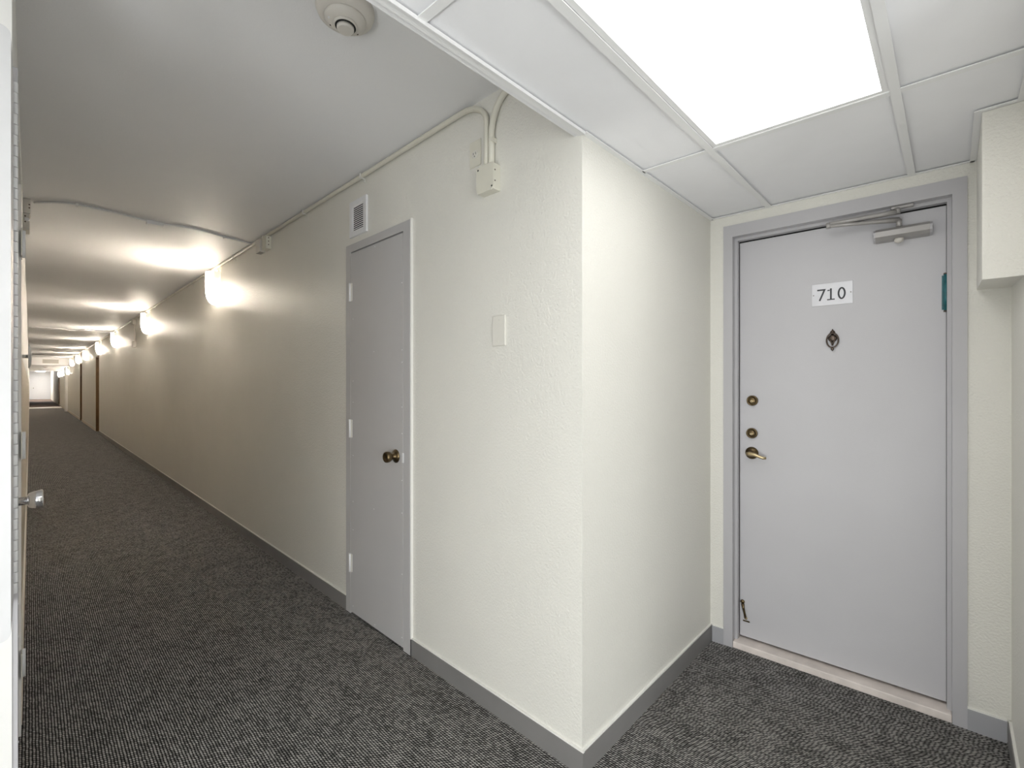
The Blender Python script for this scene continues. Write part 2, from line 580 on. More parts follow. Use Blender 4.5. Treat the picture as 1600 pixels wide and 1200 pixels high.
def light_panel(x0, x1, y0, y1, label):
    t = thing('ceiling_light', label, 'ceiling light', (0, 0, ZD))
    f = 0.016
    q = lambda d: [(sk(x0, y0) + TW + d, y0 + TW + d), (sk(x1, y0) - TW - d, y0 + TW + d), (sk(x1, y1) - TW - d, y1 - TW - d), (sk(x0, y1) + TW + d, y1 - TW - d)]
    o, i = q(0.0005), q(f)
    mb = MB()
    for k in range(4):
        kk = (k + 1) % 4
        mb.prism([o[k], o[kk], i[kk], i[k]], 'z', 0.004, 0.016)
    mb.build('frame', 'grid_white', t)
    MB().prism(q(f - 0.002), 'z', 0.010, 0.014).build('diffuser', 'panel_glow', t)
    MB().prism(q(0.004), 'z', 0.017, 0.08).build('housing', 'white_paint', t)
    return t


light_panel(0.620, 1.668, 0.118, 0.625, 'large glowing white light panel in the grid ceiling in front of door 710')
light_panel(-1.50, -0.43, 0.118, 0.625, 'added unseen light panel in the grid ceiling left of the viewpoint')  # added fixture outside the view, gives fill light

# ================================================================== DOOR 710
d1 = struct(thing('door_1', 'grey painted apartment door numbered 710 in a grey steel frame', 'door', (DW[0], DW[1], 0), DOORW))
LY = 0.060       # leaf face
fr = MB()
fr.box(0.072, 0.114, -0.008, 0.030, 0, 2.088)
fr.box(0.901, 0.942, -0.008, 0.030, 0, 2.088)
fr.box(0.114, 0.901, -0.008, 0.030, 2.030, 2.088)
fr.box(0.086, 0.128, 0.030, 0.062, 0, 2.072)
fr.box(0.888, 0.928, 0.030, 0.062, 0, 2.072)
fr.box(0.128, 0.888, 0.030, 0.062, 2.016, 2.072)
fr.box(0.092, 0.112, 0.062, 0.120, 0, 2.072)
fr.box(0.903, 0.924, 0.062, 0.120, 0, 2.072)
fr.build('frame', 'frame_grey', d1)
MB().box(0.131, 0.8872, LY, LY + 0.042, 0.043, 2.010, bevel=0.0015).build('leaf', 'door_grey', d1)
MB().box(0.113, 0.902, LY + 0.045, LY + 0.06, 0.0, 2.07).build('dark_backing', 'black_gap', d1)
MB().box(0.1145, 0.9005, -0.004, 0.10, 0.0, 0.031, bevel=0.003).build('threshold', 'saddle_stone', d1)

# number plate with the digits 710
npz0, npz1, npx0, npx1 = 1.657, 1.757, 0.437, 0.589
plate = MB().box(npx0, npx1, LY - 0.0025, LY, npz0, npz1, bevel=0.0008, seg=1).build('number_plate', 'plate_alu', d1)
plate['label'] = 'brushed aluminium plate reading 710'


def stroke(mb, pts, w, y0, y1, closed=False):
    """flat band of width w along pts (x,z)"""
    n = len(pts)
    P = [Vector(p) for p in pts]
    Lf, Rt = [], []
    for i in range(n):
        if closed:
            t = (P[(i + 1) % n] - P[i - 1]).normalized()
            k = 1.0
        else:
            if i == 0:
                t = (P[1] - P[0]).normalized()
                k = 1.0
            elif i == n - 1:
                t = (P[-1] - P[-2]).normalized()
                k = 1.0
            else:
                ta, tb = (P[i] - P[i - 1]).normalized(), (P[i + 1] - P[i]).normalized()
                t = (ta + tb).normalized()
                k = 1.0 / max(0.45, math.sqrt((1 + ta.dot(tb)) / 2))
        nn = Vector((-t.y, t.x)) * (w / 2 * k)
        Lf.append(P[i] + nn)
        Rt.append(P[i] - nn)
    m = n if closed else n - 1
    for i in range(m):
        j = (i + 1) % n
        mb.prism([tuple(Lf[i]), tuple(Lf[j]), tuple(Rt[j]), tuple(Rt[i])], 'y', y0, y1)


cx, cz_, dh = (npx0 + npx1) / 2 - 0.004, (npz0 + npz1) / 2 - 0.001, 0.052
ya, yb = LY - 0.0034, LY - 0.0024
w7 = 0.0066
dg = MB()
stroke(dg, [(cx - 0.05074, cz_ + dh / 2 - w7 / 2), (cx - 0.02301, cz_ + dh / 2 - w7 / 2), (cx - 0.04189, cz_ - dh / 2)], w7, ya, yb)
dg.build('digit', 'print_dark', plate)
dg = MB()
stroke(dg, [(cx + 0.00059, cz_ + dh / 2), (cx + 0.00059, cz_ - dh / 2 + 0.005)], w7, ya, yb)
stroke(dg, [(cx - 0.01357, cz_ - dh / 2 + 0.0025), (cx + 0.01475, cz_ - dh / 2 + 0.0025)], 0.005, ya, yb)
stroke(dg, [(cx - 0.01239, cz_ + dh / 2 - 0.0085), (cx - 0.00354, cz_ + dh / 2 - 0.0075)], 0.0048, ya, yb)
dg.build('digit', 'print_dark', plate)
dg = MB()
stroke(dg, [(cx + 0.04012 + 0.0115 * math.cos(a) * (1 - 0.06 * abs(math.sin(a))), cz_ + (dh / 2 - w7 / 2 + 0.0008) * math.sin(a)) for a in [2 * PI * i / 28 for i in range(28)]], w7, ya, yb, True)
dg.build('digit', 'print_dark', plate)
for sx_ in (npx0 + 0.007, npx1 - 0.007):
    MB().lathe([(0.0022, 0), (0.0022, 0.001), (0.001, 0.0014)], (sx_, LY - 0.0025, (npz0 + npz1) / 2), (0, -1, 0), 10).build('screw', 'bronze_dark', plate)

# knocker
kx, kz = 0.516, 1.497
kn = MB()
kn.lathe([(0.0, 0), (0.008, 0.001), (0.010, 0.004), (0.006, 0.008), (0, 0.009)], (kx, LY, kz + 0.036), (0, -1, 0), 14)
kn.lathe([(0.002, -0.006), (0.006, 0.0), (0.0045, 0.006), (0.001, 0.014)], (kx, LY - 0.005, kz + 0.038), (0, 0, 1), 12)
kn.lathe([(0.016, 0), (0.017, 0.004), (0.012, 0.008), (0.004, 0.010)], (kx, LY, kz + 0.010), (0, -1, 0), 18)
kn.tube([(kx - 0.020, LY - 0.006, kz + 0.016), (kx - 0.009, LY - 0.009, kz + 0.006), (kx - 0.003, LY - 0.009, kz - 0.012), (kx, LY - 0.009, kz - 0.022)], 0.003, 8)
kn.tube([(kx + 0.020, LY - 0.006, kz + 0.016), (kx + 0.009, LY - 0.009, kz + 0.006), (kx + 0.003, LY - 0.009, kz - 0.012), (kx, LY - 0.009, kz - 0.022)], 0.003, 8)
kn_o = kn.build('knocker', 'bronze_dark', d1)
kn_o['label'] = 'dark bronze door knocker'
ring = MB()
ring.tube([(kx + 0.0215 * math.sin(a), LY - 0.010, kz + 0.001 - 0.032 * math.cos(a)) for a in [2 * PI * i / 28 for i in range(29)]], 0.0032, 8)
ring.lathe([(0.002, -0.006), (0.006, -0.001), (0.006, 0.004), (0.002, 0.010)], (kx, LY - 0.010, kz - 0.036), (0, 0, -1), 12)
ring.build('ring', 'bronze_dark', kn_o)


def deadbolt(x, z):
    o = MB().lathe([(0.0255, 0), (0.0255, 0.009), (0.0235, 0.0125), (0.0205, 0.0125), (0.018, 0.0085), (0.0165, 0.0085)], (x, LY, z), (0, -1, 0), 28).build('deadbolt', 'brass_antique', d1)
    MB().lathe([(0.0158, 0.008), (0.0158, 0.0145), (0.0140, 0.0165), (0.004, 0.0165)], (x, LY, z), (0, -1, 0), 24).build('cylinder', 'brass_antique', o)
    MB().lathe([(0.0062, 0.016), (0.0062, 0.0185), (0.005, 0.019)], (x, LY, z - 0.003), (0, -1, 0), 18).build('key_plug', 'brass_bright', o)
    MB().box(x - 0.0012, x + 0.0012, LY - 0.0196, LY - 0.0185, z - 0.008, z + 0.001).build('keyway', 'black_gap', o)


deadbolt(0.189, 1.221)
deadbolt(0.187, 1.060)
# lever handle
lx, lz = 0.186, 0.962
lev = MB().lathe([(0.030, 0), (0.030, 0.003), (0.026, 0.010), (0.018, 0.013), (0.011, 0.020), (0.011, 0.034)], (lx, LY, lz), (0, -1, 0), 28).build('lever_handle', 'brass_antique', d1)
lever = MB()
lever.tube([(lx - 0.016, LY - 0.040, lz - 0.001), (lx, LY - 0.043, lz), (lx + 0.022, LY - 0.045, lz - 0.002), (lx + 0.044, LY - 0.046, lz - 0.010), (lx + 0.060, LY - 0.046, lz - 0.014), (lx + 0.070, LY - 0.040, lz - 0.014)], 0.009, 12,
           [0.007, 0.011, 0.009, 0.007, 0.007, 0.006])
lever.build('lever', 'brass_bright', lev)
# flip latch low on the door
fl = MB()
fl.lathe([(0.010, 0), (0.010, 0.004), (0.006, 0.007), (0.002, 0.007)], (0.144, LY - 0.001, 0.214), (0, -1, 0), 18)
fl.tube([(0.145, LY - 0.006, 0.205), (0.149, LY - 0.009, 0.185), (0.155, LY - 0.009, 0.160), (0.158, LY - 0.008, 0.140)], 0.006, 10, [0.008, 0.006, 0.005, 0.006])
fl_o = fl.build('flip_latch', 'brass_antique', d1)
fl_o['label'] = 'small worn brass flip latch near the bottom corner'
MB().lathe([(0.007, 0), (0.007, 0.006), (0.003, 0.008)], (0.159, LY, 0.136), (0, -1, 0), 14).build('catch', 'brass_bright', fl_o)
MB().box(0.146, 0.176, LY - 0.0022, LY, 0.118, 0.124).build('catch_plate', 'brass_antique', fl_o)
# teal hinge leaf
hg = MB().lathe([(0.0065, 0), (0.0065, 0.142)], (0.8855, LY - 0.005, 1.594), (0, 0, 1), 14).box(0.874, 0.886, LY - 0.002, LY, 1.597, 1.733).build('hinge', 'teal', d1)
hg['label'] = 'unpainted hinge with a teal film'
for z in (1.588, 1.736):
    MB().lathe([(0.007, 0), (0.007, 0.005), (0.003, 0.007)], (0.8855, LY - 0.005, z), (0, 0, 1), 12).build('pin_tip', 'bronze_dark', hg)
# closer
cb = MB()
prof = [(0.0, 0.0), (-0.034, 0.004), (-0.047, 0.016), (-0.047, 0.038), (-0.034, 0.050), (0.0, 0.054)]
cb.prism([(LY + p[0], 1.899 + p[1]) for p in prof], 'x', 0.668, 0.838)
cl_o = cb.build('closer', 'closer_paint', d1)
for x0, x1 in ((0.661, 0.668), (0.838, 0.846)):
    MB().prism([(LY + p[0] * 0.93, 1.901 + p[1] * 0.93) for p in prof], 'x', x0, x1).build('end_cap', 'frame_grey', cl_o)
for x0 in (0.6605, 0.846):
    for k in range(3):
        MB().lathe([(0.004, -0.0008), (0.004, 0.0008)], (x0, LY - 0.012 - 0.011 * k, 1.925 + 0.006 * (k % 2)), (1, 0, 0), 8).build('valve', 'black_gap', cl_o)
MB().lathe([(0.015, 0), (0.016, 0.006), (0.013, 0.014), (0.005, 0.018)], (0.744, LY - 0.030, 1.901), (0, 0, -1), 20).build('cap', 'plastic_beige', cl_o)
arm = MB()
arm.lathe([(0.010, 0), (0.010, 0.030)], (0.744, LY - 0.028, 1.950), (0, 0, 1), 16)
arm.tube([(0.744, LY - 0.028, 1.978), (0.70, LY - 0.045, 1.979), (0.60, LY - 0.078, 1.981), (0.515, LY - 0.105, 1.983)], 0.006, 8, [0.011, 0.010, 0.008, 0.008])
arm.build('main_arm', 'closer_paint', cl_o)
fa = MB()
fa.lathe([(0.009, -0.004), (0.009, 0.018)], (0.512, LY - 0.106, 1.978), (0, 0, 1), 14)
fa.tube([(0.512, LY - 0.106, 1.992), (0.60, LY - 0.085, 1.997), (0.70, LY - 0.062, 2.003), (0.735, LY - 0.052, 2.006)], 0.006, 8, [0.008, 0.009, 0.010, 0.012])
fa.build('forearm', 'closer_paint', cl_o)
br = MB()
br.lathe([(0.011, 0), (0.011, 0.022)], (0.738, LY - 0.050, 1.998), (0, 0, 1), 16)
br.box(0.718, 0.790, 0.004, 0.030, 2.019, 2.029, bevel=0.002)
br.build('bracket', 'closer_paint', cl_o)

# ================================================================== CLOSET DOOR
# local frame: origin at (XR, 2.5075, 0); x runs to the right (towards the camera), -y out of the wall
d2 = struct(thing('door_2', 'narrow grey closet door with brass knob in the corridor wall', 'door', (XR, 2.5075, 0), RIGHT))
W2 = 0.6025
f2 = MB()
f2.box(-0.022, 0.030, -0.012, 0.05, 0, 2.095)
f2.box(W2 - 0.035, W2 + 0.022, -0.012, 0.05, 0, 2.095)
f2.box(0.030, W2 - 0.035, -0.012, 0.05, 2.052, 2.095)
f2.build('frame', 'closet_grey', d2)
MB().box(W2 + 0.022, W2 + 0.029, -0.010, 0.002, 0, 2.10).box(-0.028, -0.022, -0.008, 0.002, 0.08, 2.10).build('caulk_line', 'caulk', d2)
MB().box(0.034, W2 - 0.039, -0.012, 0.022, 0.012, 2.044, bevel=0.001).build('leaf', 'closet_grey', d2)
MB().box(0.030, W2 - 0.035, 0.025, 0.04, 0.0, 2.052).build('dark_backing', 'black_gap', d2)
for z in (1.824, 1.051, 0.289):
    h = MB().box(0.012, 0.052, -0.0145, -0.011, z - 0.05, z + 0.05, bevel=0.0008, seg=1).build('hinge', 'plastic_cream', d2)
    MB().lathe([(0.006, 0), (0.006, 0.102)], (0.032, -0.016, z - 0.051), (0, 0, 1), 12).build('knuckle', 'white_paint', h)
kb = MB().lathe([(0.034, 0), (0.034, 0.003), (0.026, 0.009), (0.014, 0.012), (0.0125, 0.028)], (0.502, -0.012, 0.944), (0, -1, 0), 28).build('knob', 'brass_antique', d2)
MB().lathe([(0.013, 0.026), (0.020, 0.030), (0.0265, 0.040), (0.0275, 0.052), (0.025, 0.060), (0.018, 0.062), (0.016, 0.059), (0.004, 0.059)], (0.502, -0.012, 0.944), (0, -1, 0), 28).build('knob_head', 'brass_antique', kb)
MB().box(W2 - 0.044, W2 - 0.030, -0.0145, -0.010, 0.918, 0.965).build('strike_plate', 'white_paint', d2)
riv = None
rz_r = [1.80, 1.47, 1.41, 1.19, 1.06, 0.83, 0.67, 0.37, 0.06]
rz_l = [1.67, 1.32, 1.20, 0.90, 0.64, 0.48, 0.05]
for x_, zs in ((W2 - 0.046, rz_r), (0.062, rz_l), (0.29, [1.475, 0.64]), (0.30, [2.030, 0.03])):
    for z in zs:
        if riv is None:
            riv = MB().lathe([(0.0028, 0), (0.002, 0.0013), (0.0005, 0.0016)], (0, 0, 0), (0, -1, 0), 8).build('rivet', 'white_paint', d2, (x_, -0.012, z))
        else:
            inst(riv, d2, (x_, -0.012, z))

# ================================================================== things on the right corridor wall
# vent grille above the closet door
t = thing('vent_grille', 'small white louvred vent grille above the grey closet door', 'vent', (XR, 2.396, 2.235), RIGHT)
MB().box(-0.095, -0.060, -0.012, 0, -0.10, 0.10, bevel=0.002).box(0.062, 0.095, -0.012, 0, -0.10, 0.10, bevel=0.002).box(-0.061, 0.063, -0.012, 0, 0.066, 0.10, bevel=0.002).box(-0.061, 0.063, -0.012, 0, -0.10, -0.068, bevel=0.002).build('frame', 'white_paint', t)
MB().box(-0.063, 0.065, -0.002, -0.001, -0.07, 0.07).build('dark_backing', 'black_gap', t)
for i in range(12):
    z = -0.062 + i * 0.0112
    MB().prism([(-0.0095, z - 0.001), (-0.0035, z + 0.004), (-0.0035, z + 0.0058), (-0.0095, z + 0.0045)], 'x', -0.0602, 0.0622).build('slat', 'white_paint', t)

# blank switch plate
t = thing('blank_plate', 'blank cream cover plate on the wall left of the outer corner', 'wall plate', (XR, 1.283, 1.511), RIGHT)
MB().box(-0.036, 0.036, -0.007, 0, -0.060, 0.060, bevel=0.003).build('cover', 'plastic_cream', t)
for z in (-0.042, 0.042):
    MB().lathe([(0.003, 0), (0.002, 0.001)], (0, -0.0070, z), (0, -1, 0), 10).build('screw', 'plastic_cream', t)

# outlet
t = thing('wall_outlet', 'cream painted electrical outlet high on the wall under the conduit bend', 'outlet', (XR, 1.423, 2.252), RIGHT)
MB().box(-0.034, 0.034, -0.005, 0, -0.054, 0.054, bevel=0.002).build('cover', 'conduit_paint', t)
for z in (-0.004,):
    s = MB().lathe([(0.017, 0), (0.017, 0.002), (0.015, 0.0028)], (0, -0.005, z), (0, -1, 0), 20).build('socket', 'plastic_cream', t)
    MB().box(-0.008, -0.0055, -0.0082, -0.0076, z - 0.001, z + 0.008).box(0.0055, 0.008, -0.0082, -0.0076, z - 0.001, z + 0.008).build('slot', 'black_gap', s)
    MB().lathe([(0.0028, 0), (0.0028, 0.0005)], (0, -0.0077, z - 0.008), (0, -1, 0), 8).build('slot', 'black_gap', s)

# junction box with two conduits
t = thing('junction_box', 'cream metal junction box where two conduits drop beside the outlet', 'junction box', (XR, 1.325, 2.108), RIGHT)
MB().box(-0.046, 0.046, -0.038, 0, -0.051, 0.051, bevel=0.002).build('body', 'conduit_paint', t)
MB().prism([(-0.048, -0.040), (-0.036, -0.053), (0.036, -0.053), (0.048, -0.040), (0.048, 0.053), (-0.048, 0.053)], 'y', -0.042, -0.038).build('cover', 'conduit_paint', t)
for x, z in ((-0.038, 0.042), (0.040, -0.040)):
    MB().lathe([(0.004, 0), (0.003, 0.001)], (x, -0.042, z), (0, -1, 0), 10).build('screw', 'black_gap', t)
for z in (0.024, -0.018):
    MB().lathe([(0.003, 0), (0.003, 0.0006)], (0.046, -0.030, z), (1, 0, 0), 10).build('knockout', 'bronze_dark', t)
for x in (-0.016, 0.010):
    MB().lathe([(0.013, 0), (0.013, 0.012), (0.011, 0.014)], (x, -0.016, 0.053), (0, 0, 1), 14).build('connector', 'conduit_paint', t)

cy, czz = XR - 0.014, ZC - 0.016
pts = [(cy, 27.9, czz), (cy, 10, czz), (cy, 3.0, czz), (cy, 1.50, czz)]
for i in range(1, 9):
    a = PI / 2 * i / 8
    pts.append((cy - 0.002 * i / 8, 1.50 - 0.159 * math.sin(a), czz - 0.10 * (1 - math.cos(a))))
pts += [(cy - 0.002, 1.341, 2.26), (cy - 0.002, 1.341, 2.165)]
cd = thing('conduit', 'long painted conduit along the corridor ceiling line bending down to the junction box', 'conduit', (0, 0, 0))
MB().tube(pts, 0.0115, 10).build('pipe', 'conduit_paint', cd)
for i in range(12):
    y = 2.336 + 0.765 * i
    MB().box(XR - 0.029, XR - 0.0005, y - 0.006, y + 0.006, czz - 0.016, czz - 0.0125).box(XR - 0.030, XR - 0.0265, y - 0.006, y + 0.006, czz - 0.016, czz + 0.010).box(XR - 0.004, XR - 0.0005, y - 0.006, y + 0.006, czz - 0.034, czz - 0.012).build('clip', 'caulk', cd)
pts = [(cy, 1.315, 2.165), (cy, 1.315, 2.28)]
for i in range(1, 9):
    a = PI / 2 * i / 8
    pts.append((cy, 1.315 - 0.115 * (1 - math.cos(a)), 2.28 + 0.150 * math.sin(a)))
pts += [(cy, 1.16, czz), (cy, 0.93, czz)]
cd = thing('conduit', 'short painted conduit rising from the junction box and bending towards the lowered ceiling', 'conduit', (0, 0, 0))
MB().tube(pts, 0.013, 10).build('pipe', 'conduit_paint', cd)
MB().box(XR - 0.030, XR - 0.0005, 1.298, 1.302, 2.252, 2.268).build('clip', 'conduit_paint', cd)

# pair of small raceway boxes at the ceiling line
t = thing('raceway_box', 'beige raceway box at the ceiling line, nearer of the pair before the first sconce', 'cable box', (XR, 3.80, 2.388), RIGHT, 'raceway boxes at the ceiling line')
MB().box(-0.045, 0.045, -0.038, 0, -0.055, 0.042, bevel=0.003).build('body', 'conduit_paint', t)
for z in (0.028, 0.002, -0.024):
    MB().lathe([(0.004, 0), (0.004, 0.0006)], (0.045, -0.020, z), (1, 0, 0), 8).build('knockout', 'bronze_dark', t)
t = thing('raceway_box', 'beige raceway box at the ceiling line, farther of the pair before the first sconce', 'cable box', (XR, 3.94, 2.384), RIGHT, 'raceway boxes at the ceiling line')
MB().box(-0.042, 0.050, -0.040, 0, -0.05, 0.046, bevel=0.003).build('body', 'plastic_beige', t)
MB().lathe([(0.007, 0), (0.007, 0.02)], (-0.042, -0.025, 0.02), (-1, 0, 0), 10).build('connector', 'white_paint', t)

# vertical drop far down the corridor
t = thing('cable_drop', 'thin vertical raceway with two small boxes between the second and third sconces', 'conduit', (XR, 10.28, 1.95), RIGHT)
MB().box(-0.05, 0.06, -0.05, 0, 0.0, 0.10, bevel=0.004).build('lower_box', 'plastic_beige', t)
MB().box(-0.05, 0.06, -0.05, 0, 0.39, 0.475, bevel=0.004).build('upper_box', 'plastic_beige', t)
MB().tube([(0.0, -0.012, 0.10), (0.02, -0.014, 0.16), (0.035, -0.014, 0.25), (0.02, -0.014, 0.34), (0.0, -0.012, 0.39)], 0.015, 8).build('cable', 'plastic_beige', t)


# wall sconces -------------------------------------------------------------
def sconce(y, label):
    t = thing('wall_sconce', label, 'wall lamp', (XR, y, 2.08 if y < 28 else 1.76), RIGHT, 'wall sconces along the corridor')
    return t


sc_y = [5.21, 8.97, 12.74, 15.95, 20.10, 23.40, 27.10]
ordn = ['first', 'second', 'third', 'fourth', 'fifth', 'sixth', 'seventh']
protos = None
for k, y in enumerate(sc_y + [30.0, 33.0, 36.0, 39.2]):
    if k < 7:
        lab = f'glowing half-round glass wall sconce, {ordn[k]} one after the grey closet door'
    else:
        lab = f'tiny glowing wall sconce under the far lowered ceiling, {["nearest", "second", "third", "farthest"][k - 7]} of four'
    t = sconce(y, lab)
    if protos is None:
        back = MB().box(-0.055, 0.055, -0.012, 0, 0.03, 0.335, bevel=0.003).build('backplate', 'white_paint', t)
        # shade: half round in plan, straight above, curving in to the wall at the bottom, open top
        sh = MB()
        N = 20
        rows = [(0.100, 0.310), (0.100, 0.24), (0.100, 0.18), (0.098, 0.13), (0.092, 0.085), (0.082, 0.05), (0.066, 0.02), (0.045, 0.003), (0.010, -0.002)]
        rings = []
        for r, z in rows:
            rings.append([sh.bm.verts.new((r * math.cos(PI * i / N), -0.002 - r * math.sin(PI * i / N), z)) for i in range(N + 1)])
        for a, b in zip(rings, rings[1:]):
            for i in range(N):
                f = sh.bm.faces.new((a[i], a[i + 1], b[i + 1], b[i]))
                f.smooth = True
        shade = sh.build('shade', 'shade_glow', t)
        li = MB()
        rings = []
        for r, z in rows[:-1]:
            r2 = r - 0.005
            rings.append([li.bm.verts.new((r2 * math.cos(PI * i / N), -0.003 - r2 * math.sin(PI * i / N), z + 0.004 - 0.006 * (z > 0.3))) for i in range(N + 1)])
        for a, b in zip(rings, rings[1:]):
            for i in range(N):
                f = li.bm.faces.new((a[i], a[i + 1], b[i + 1], b[i]))
                f.smooth = True
        li.bm.faces.new(rings[-1])
        glow_blocker = li.build('glow_blocker', 'white_paint', t)  # added opaque lining, keeps the shade's inner glow off the ceiling
        bulb = MB().lathe([(0.004, 0), (0.024, 0.012), (0.030, 0.035), (0.024, 0.058), (0.012, 0.075), (0.011, 0.10)], (0, -0.050, 0.145), (0, 0, 1), 14).build('bulb', 'bulb_glow', t)
        protos = (back, shade, glow_blocker, bulb)
    else:
        for p in protos:
            inst(p, t)

# far recessed doorways in the right wall
for (a, b), lab, n in zip(REC, ('brown recessed doorway after the fourth sconce', 'brown recessed doorway after the fifth sconce', 'brown recessed doorway close to the bright end wall'), (3, 4, 5)):
    dd = struct(thing(f'door_{n}', lab, 'door', (XR, b, 0), RIGHT))
    w = b - a
    MB().box(0.001, 0.03, -0.004, 0.125, 0, 2.079).box(w - 0.03, w - 0.001, -0.004, 0.125, 0, 2.079).box(0.03, w - 0.03, -0.004, 0.125, 2.05, 2.079).build('frame', 'wood_brown', dd)
    MB().box(0.03, w - 0.03, 0.075, 0.11, 0.01, 2.05).build('leaf', 'wood_brown', dd)
    MB().lathe([(0.02, 0), (0.012, 0.02), (0.022, 0.04), (0.01, 0.05)], (w - 0.09, 0.075, 0.96), (0, -1, 0), 12).build('knob', 'brass_antique', dd)

# pale pilaster far along the right wall
struct(MB().box(XR - 0.09, XR, 31.0, 31.8, 0, 2.13).build('wall_pilaster', 'wall_white'), 'pale pilaster far along the right wall', 'pilaster')

# ================================================================== ceiling things
# smoke detector
t = thing('smoke_detector', 'round beige smoke detector on the corridor ceiling', 'smoke detector', (0.672, 1.352, ZC))
MB().lathe([(0.086, 0), (0.086, -0.012), (0.080, -0.026), (0.066, -0.034), (0.062, -0.035)], (0, 0, 0), (0, 0, 1), 40).build('base', 'plastic_beige', t)
MB().lathe([(0.0615, -0.033), (0.060, -0.040), (0.046, -0.050), (0.034, -0.052)], (0, 0, 0), (0, 0, 1), 40).build('dome', 'plastic_beige', t)
MB().lathe([(0.036, -0.050), (0.034, -0.0575), (0.028, -0.0575)], (0, 0, 0), (0, 0, 1), 32).build('collar', 'plastic_beige', t)
MB().lathe([(0.0305, -0.052), (0.0305, -0.0590)], (0, 0, 0), (0, 0, 1), 32).build('dark_gap', 'black_gap', t)
MB().lathe([(0.0255, -0.0585), (0.0255, -0.066), (0.022, -0.070)], (0, 0, 0), (0, 0, 1), 32).build('button', 'plastic_beige', t)
MB().lathe([(0.003, -0.046), (0.003, -0.0495)], (0.046, 0.012, 0), (0, 0, 1), 8).build('indicator', 'bronze_dark', t)
MB().lathe([(0.003, -0.046), (0.003, -0.0495)], (-0.030, 0.037, 0), (0, 0, 1), 8).build('indicator', 'bronze_dark', t)
MB().lathe([(0.0045, -0.046), (0.0045, -0.050)], (-0.045, 0.012, 0), (0, 0, 1), 8).build('indicator', 'white_paint', t)


# white cable with a connector box across the ceiling
def ceiling_cable(pts, bx, label, r=0.009):
    z = ZC - r
    t = thing('ceiling_cable', label, 'cable', (0, 0, 0), 0, 'cables across the corridor ceiling')
    P = [Vector((x, y, z)) for x, y in pts]
    sm = []
    for i in range(len(P) - 1):
        p0, p1, p2, p3 = P[max(i - 1, 0)], P[i], P[i + 1], P[min(i + 2, len(P) - 1)]
        for k in range(6):
            u = k / 6
            sm.append(0.5 * ((2 * p1) + (p2 - p0) * u + (2 * p0 - 5 * p1 + 4 * p2 - p3) * u * u + (3 * p1 - p0 - 3 * p2 + p3) * u ** 3))
    sm.append(P[-1])
    MB().tube(sm, r, 8).build('cable', 'white_paint', t)
    MB().box(bx[0] - 0.048, bx[0] + 0.048, bx[1] - 0.020, bx[1] + 0.020, ZC - 0.028, ZC - 0.0005, bevel=0.003).build('connector_box', 'white_paint', t)
    for x, y in pts[1:-1:2]:
        MB().box(x - 0.006, x + 0.006, y - 0.022, y + 0.014, ZC - 0.020, ZC - 0.0005, bevel=0.001).build('clip', 'white_paint', t)


ceiling_cable([(1.245, 4.15), (1.05, 4.11), (0.826, 4.055), (0.61, 4.105), (0.40, 4.06), (0.21, 4.055), (0.10, 4.12), (0.02, 4.21)], (0.615, 4.105),
              'thin white cable crossing the ceiling just before the first sconce', r=0.0065)
ceiling_cable([(1.26, 13.5), (1.0, 13.4), (0.80, 13.1), (0.60, 13.5), (0.40, 13.2), (0.0, 13.3)], (0.64, 13.39),
              'thin white cable crossing the ceiling just after the third sconce', r=0.012)
t = thing('smoke_detector', 'tiny smoke detector on the ceiling far down the corridor', 'smoke detector', (0.60, 21.8, ZC))
MB().lathe([(0.10, 0), (0.10, -0.02), (0.06, -0.045)], (0, 0, 0), (0, 0, 1), 20).build('base', 'white_paint', t)
MB().lathe([(0.055, -0.044), (0.04, -0.06), (0.01, -0.064)], (0, 0, 0), (0, 0, 1), 20).build('dome', 'white_paint', t)
# grille on the far bulkhead
t = thing('far_grille', 'grey air grille on the bulkhead far down the corridor', 'vent', (0.62, 28.0, 2.295))
MB().box(-0.25, 0.25, -0.012, 0, -0.085, 0.085).build('frame', 'plastic_beige', t)
for i in range(7):
    z = -0.07 + i * 0.022
    MB().box(-0.235, 0.235, -0.018, -0.012, z, z + 0.012).build('slat', 'grille_grey', t)
t = thing('smoke_detector', 'tiny dark detector on the far lowered ceiling', 'smoke detector', (0.50, 30.5, 2.13))
MB().lathe([(0.09, 0), (0.09, -0.03)], (0, 0, 0), (0, 0, 1), 16).build('base', 'grille_grey', t)
MB().lathe([(0.06, -0.03), (0.03, -0.05)], (0, 0, 0), (0, 0, 1), 16).build('dome', 'bronze_dark', t)
# lamp that floods the end of the corridor
t = thing('ceiling_light', 'long ceiling lamp over the bright far end of the corridor', 'ceiling light', (0.62, 0, ZC))
MB().box(-0.30, 0.30, 52.0, 56.5, -0.05, 0.0, bevel=0.004).build('housing', 'white_paint', t)
MB().box(-0.27, 0.27, 52.03, 56.47, -0.056, -0.049).build('diffuser', 'far_glow', t)
# white door in the end wall
dd = struct(thing('door_6', 'white door in the bright end wall of the corridor', 'door', (0.60, YE, 0)))
MB().box(-0.52, -0.46, -0.03, 0, 0, 2.12).box(0.46, 0.52, -0.03, 0, 0, 2.12).box(-0.46, 0.46, -0.03, 0, 2.06, 2.12).build('frame', 'white_paint', dd)
MB().box(-0.458, 0.458, -0.02, 0, 0.01, 2.058).build('leaf', 'white_paint', dd)
MB().lathe([(0.03, 0), (0.02, 0.03), (0.03, 0.06), (0.01, 0.07)], (-0.38, -0.02, 1.0), (0, -1, 0), 12).build('knob', 'brass_antique', dd)

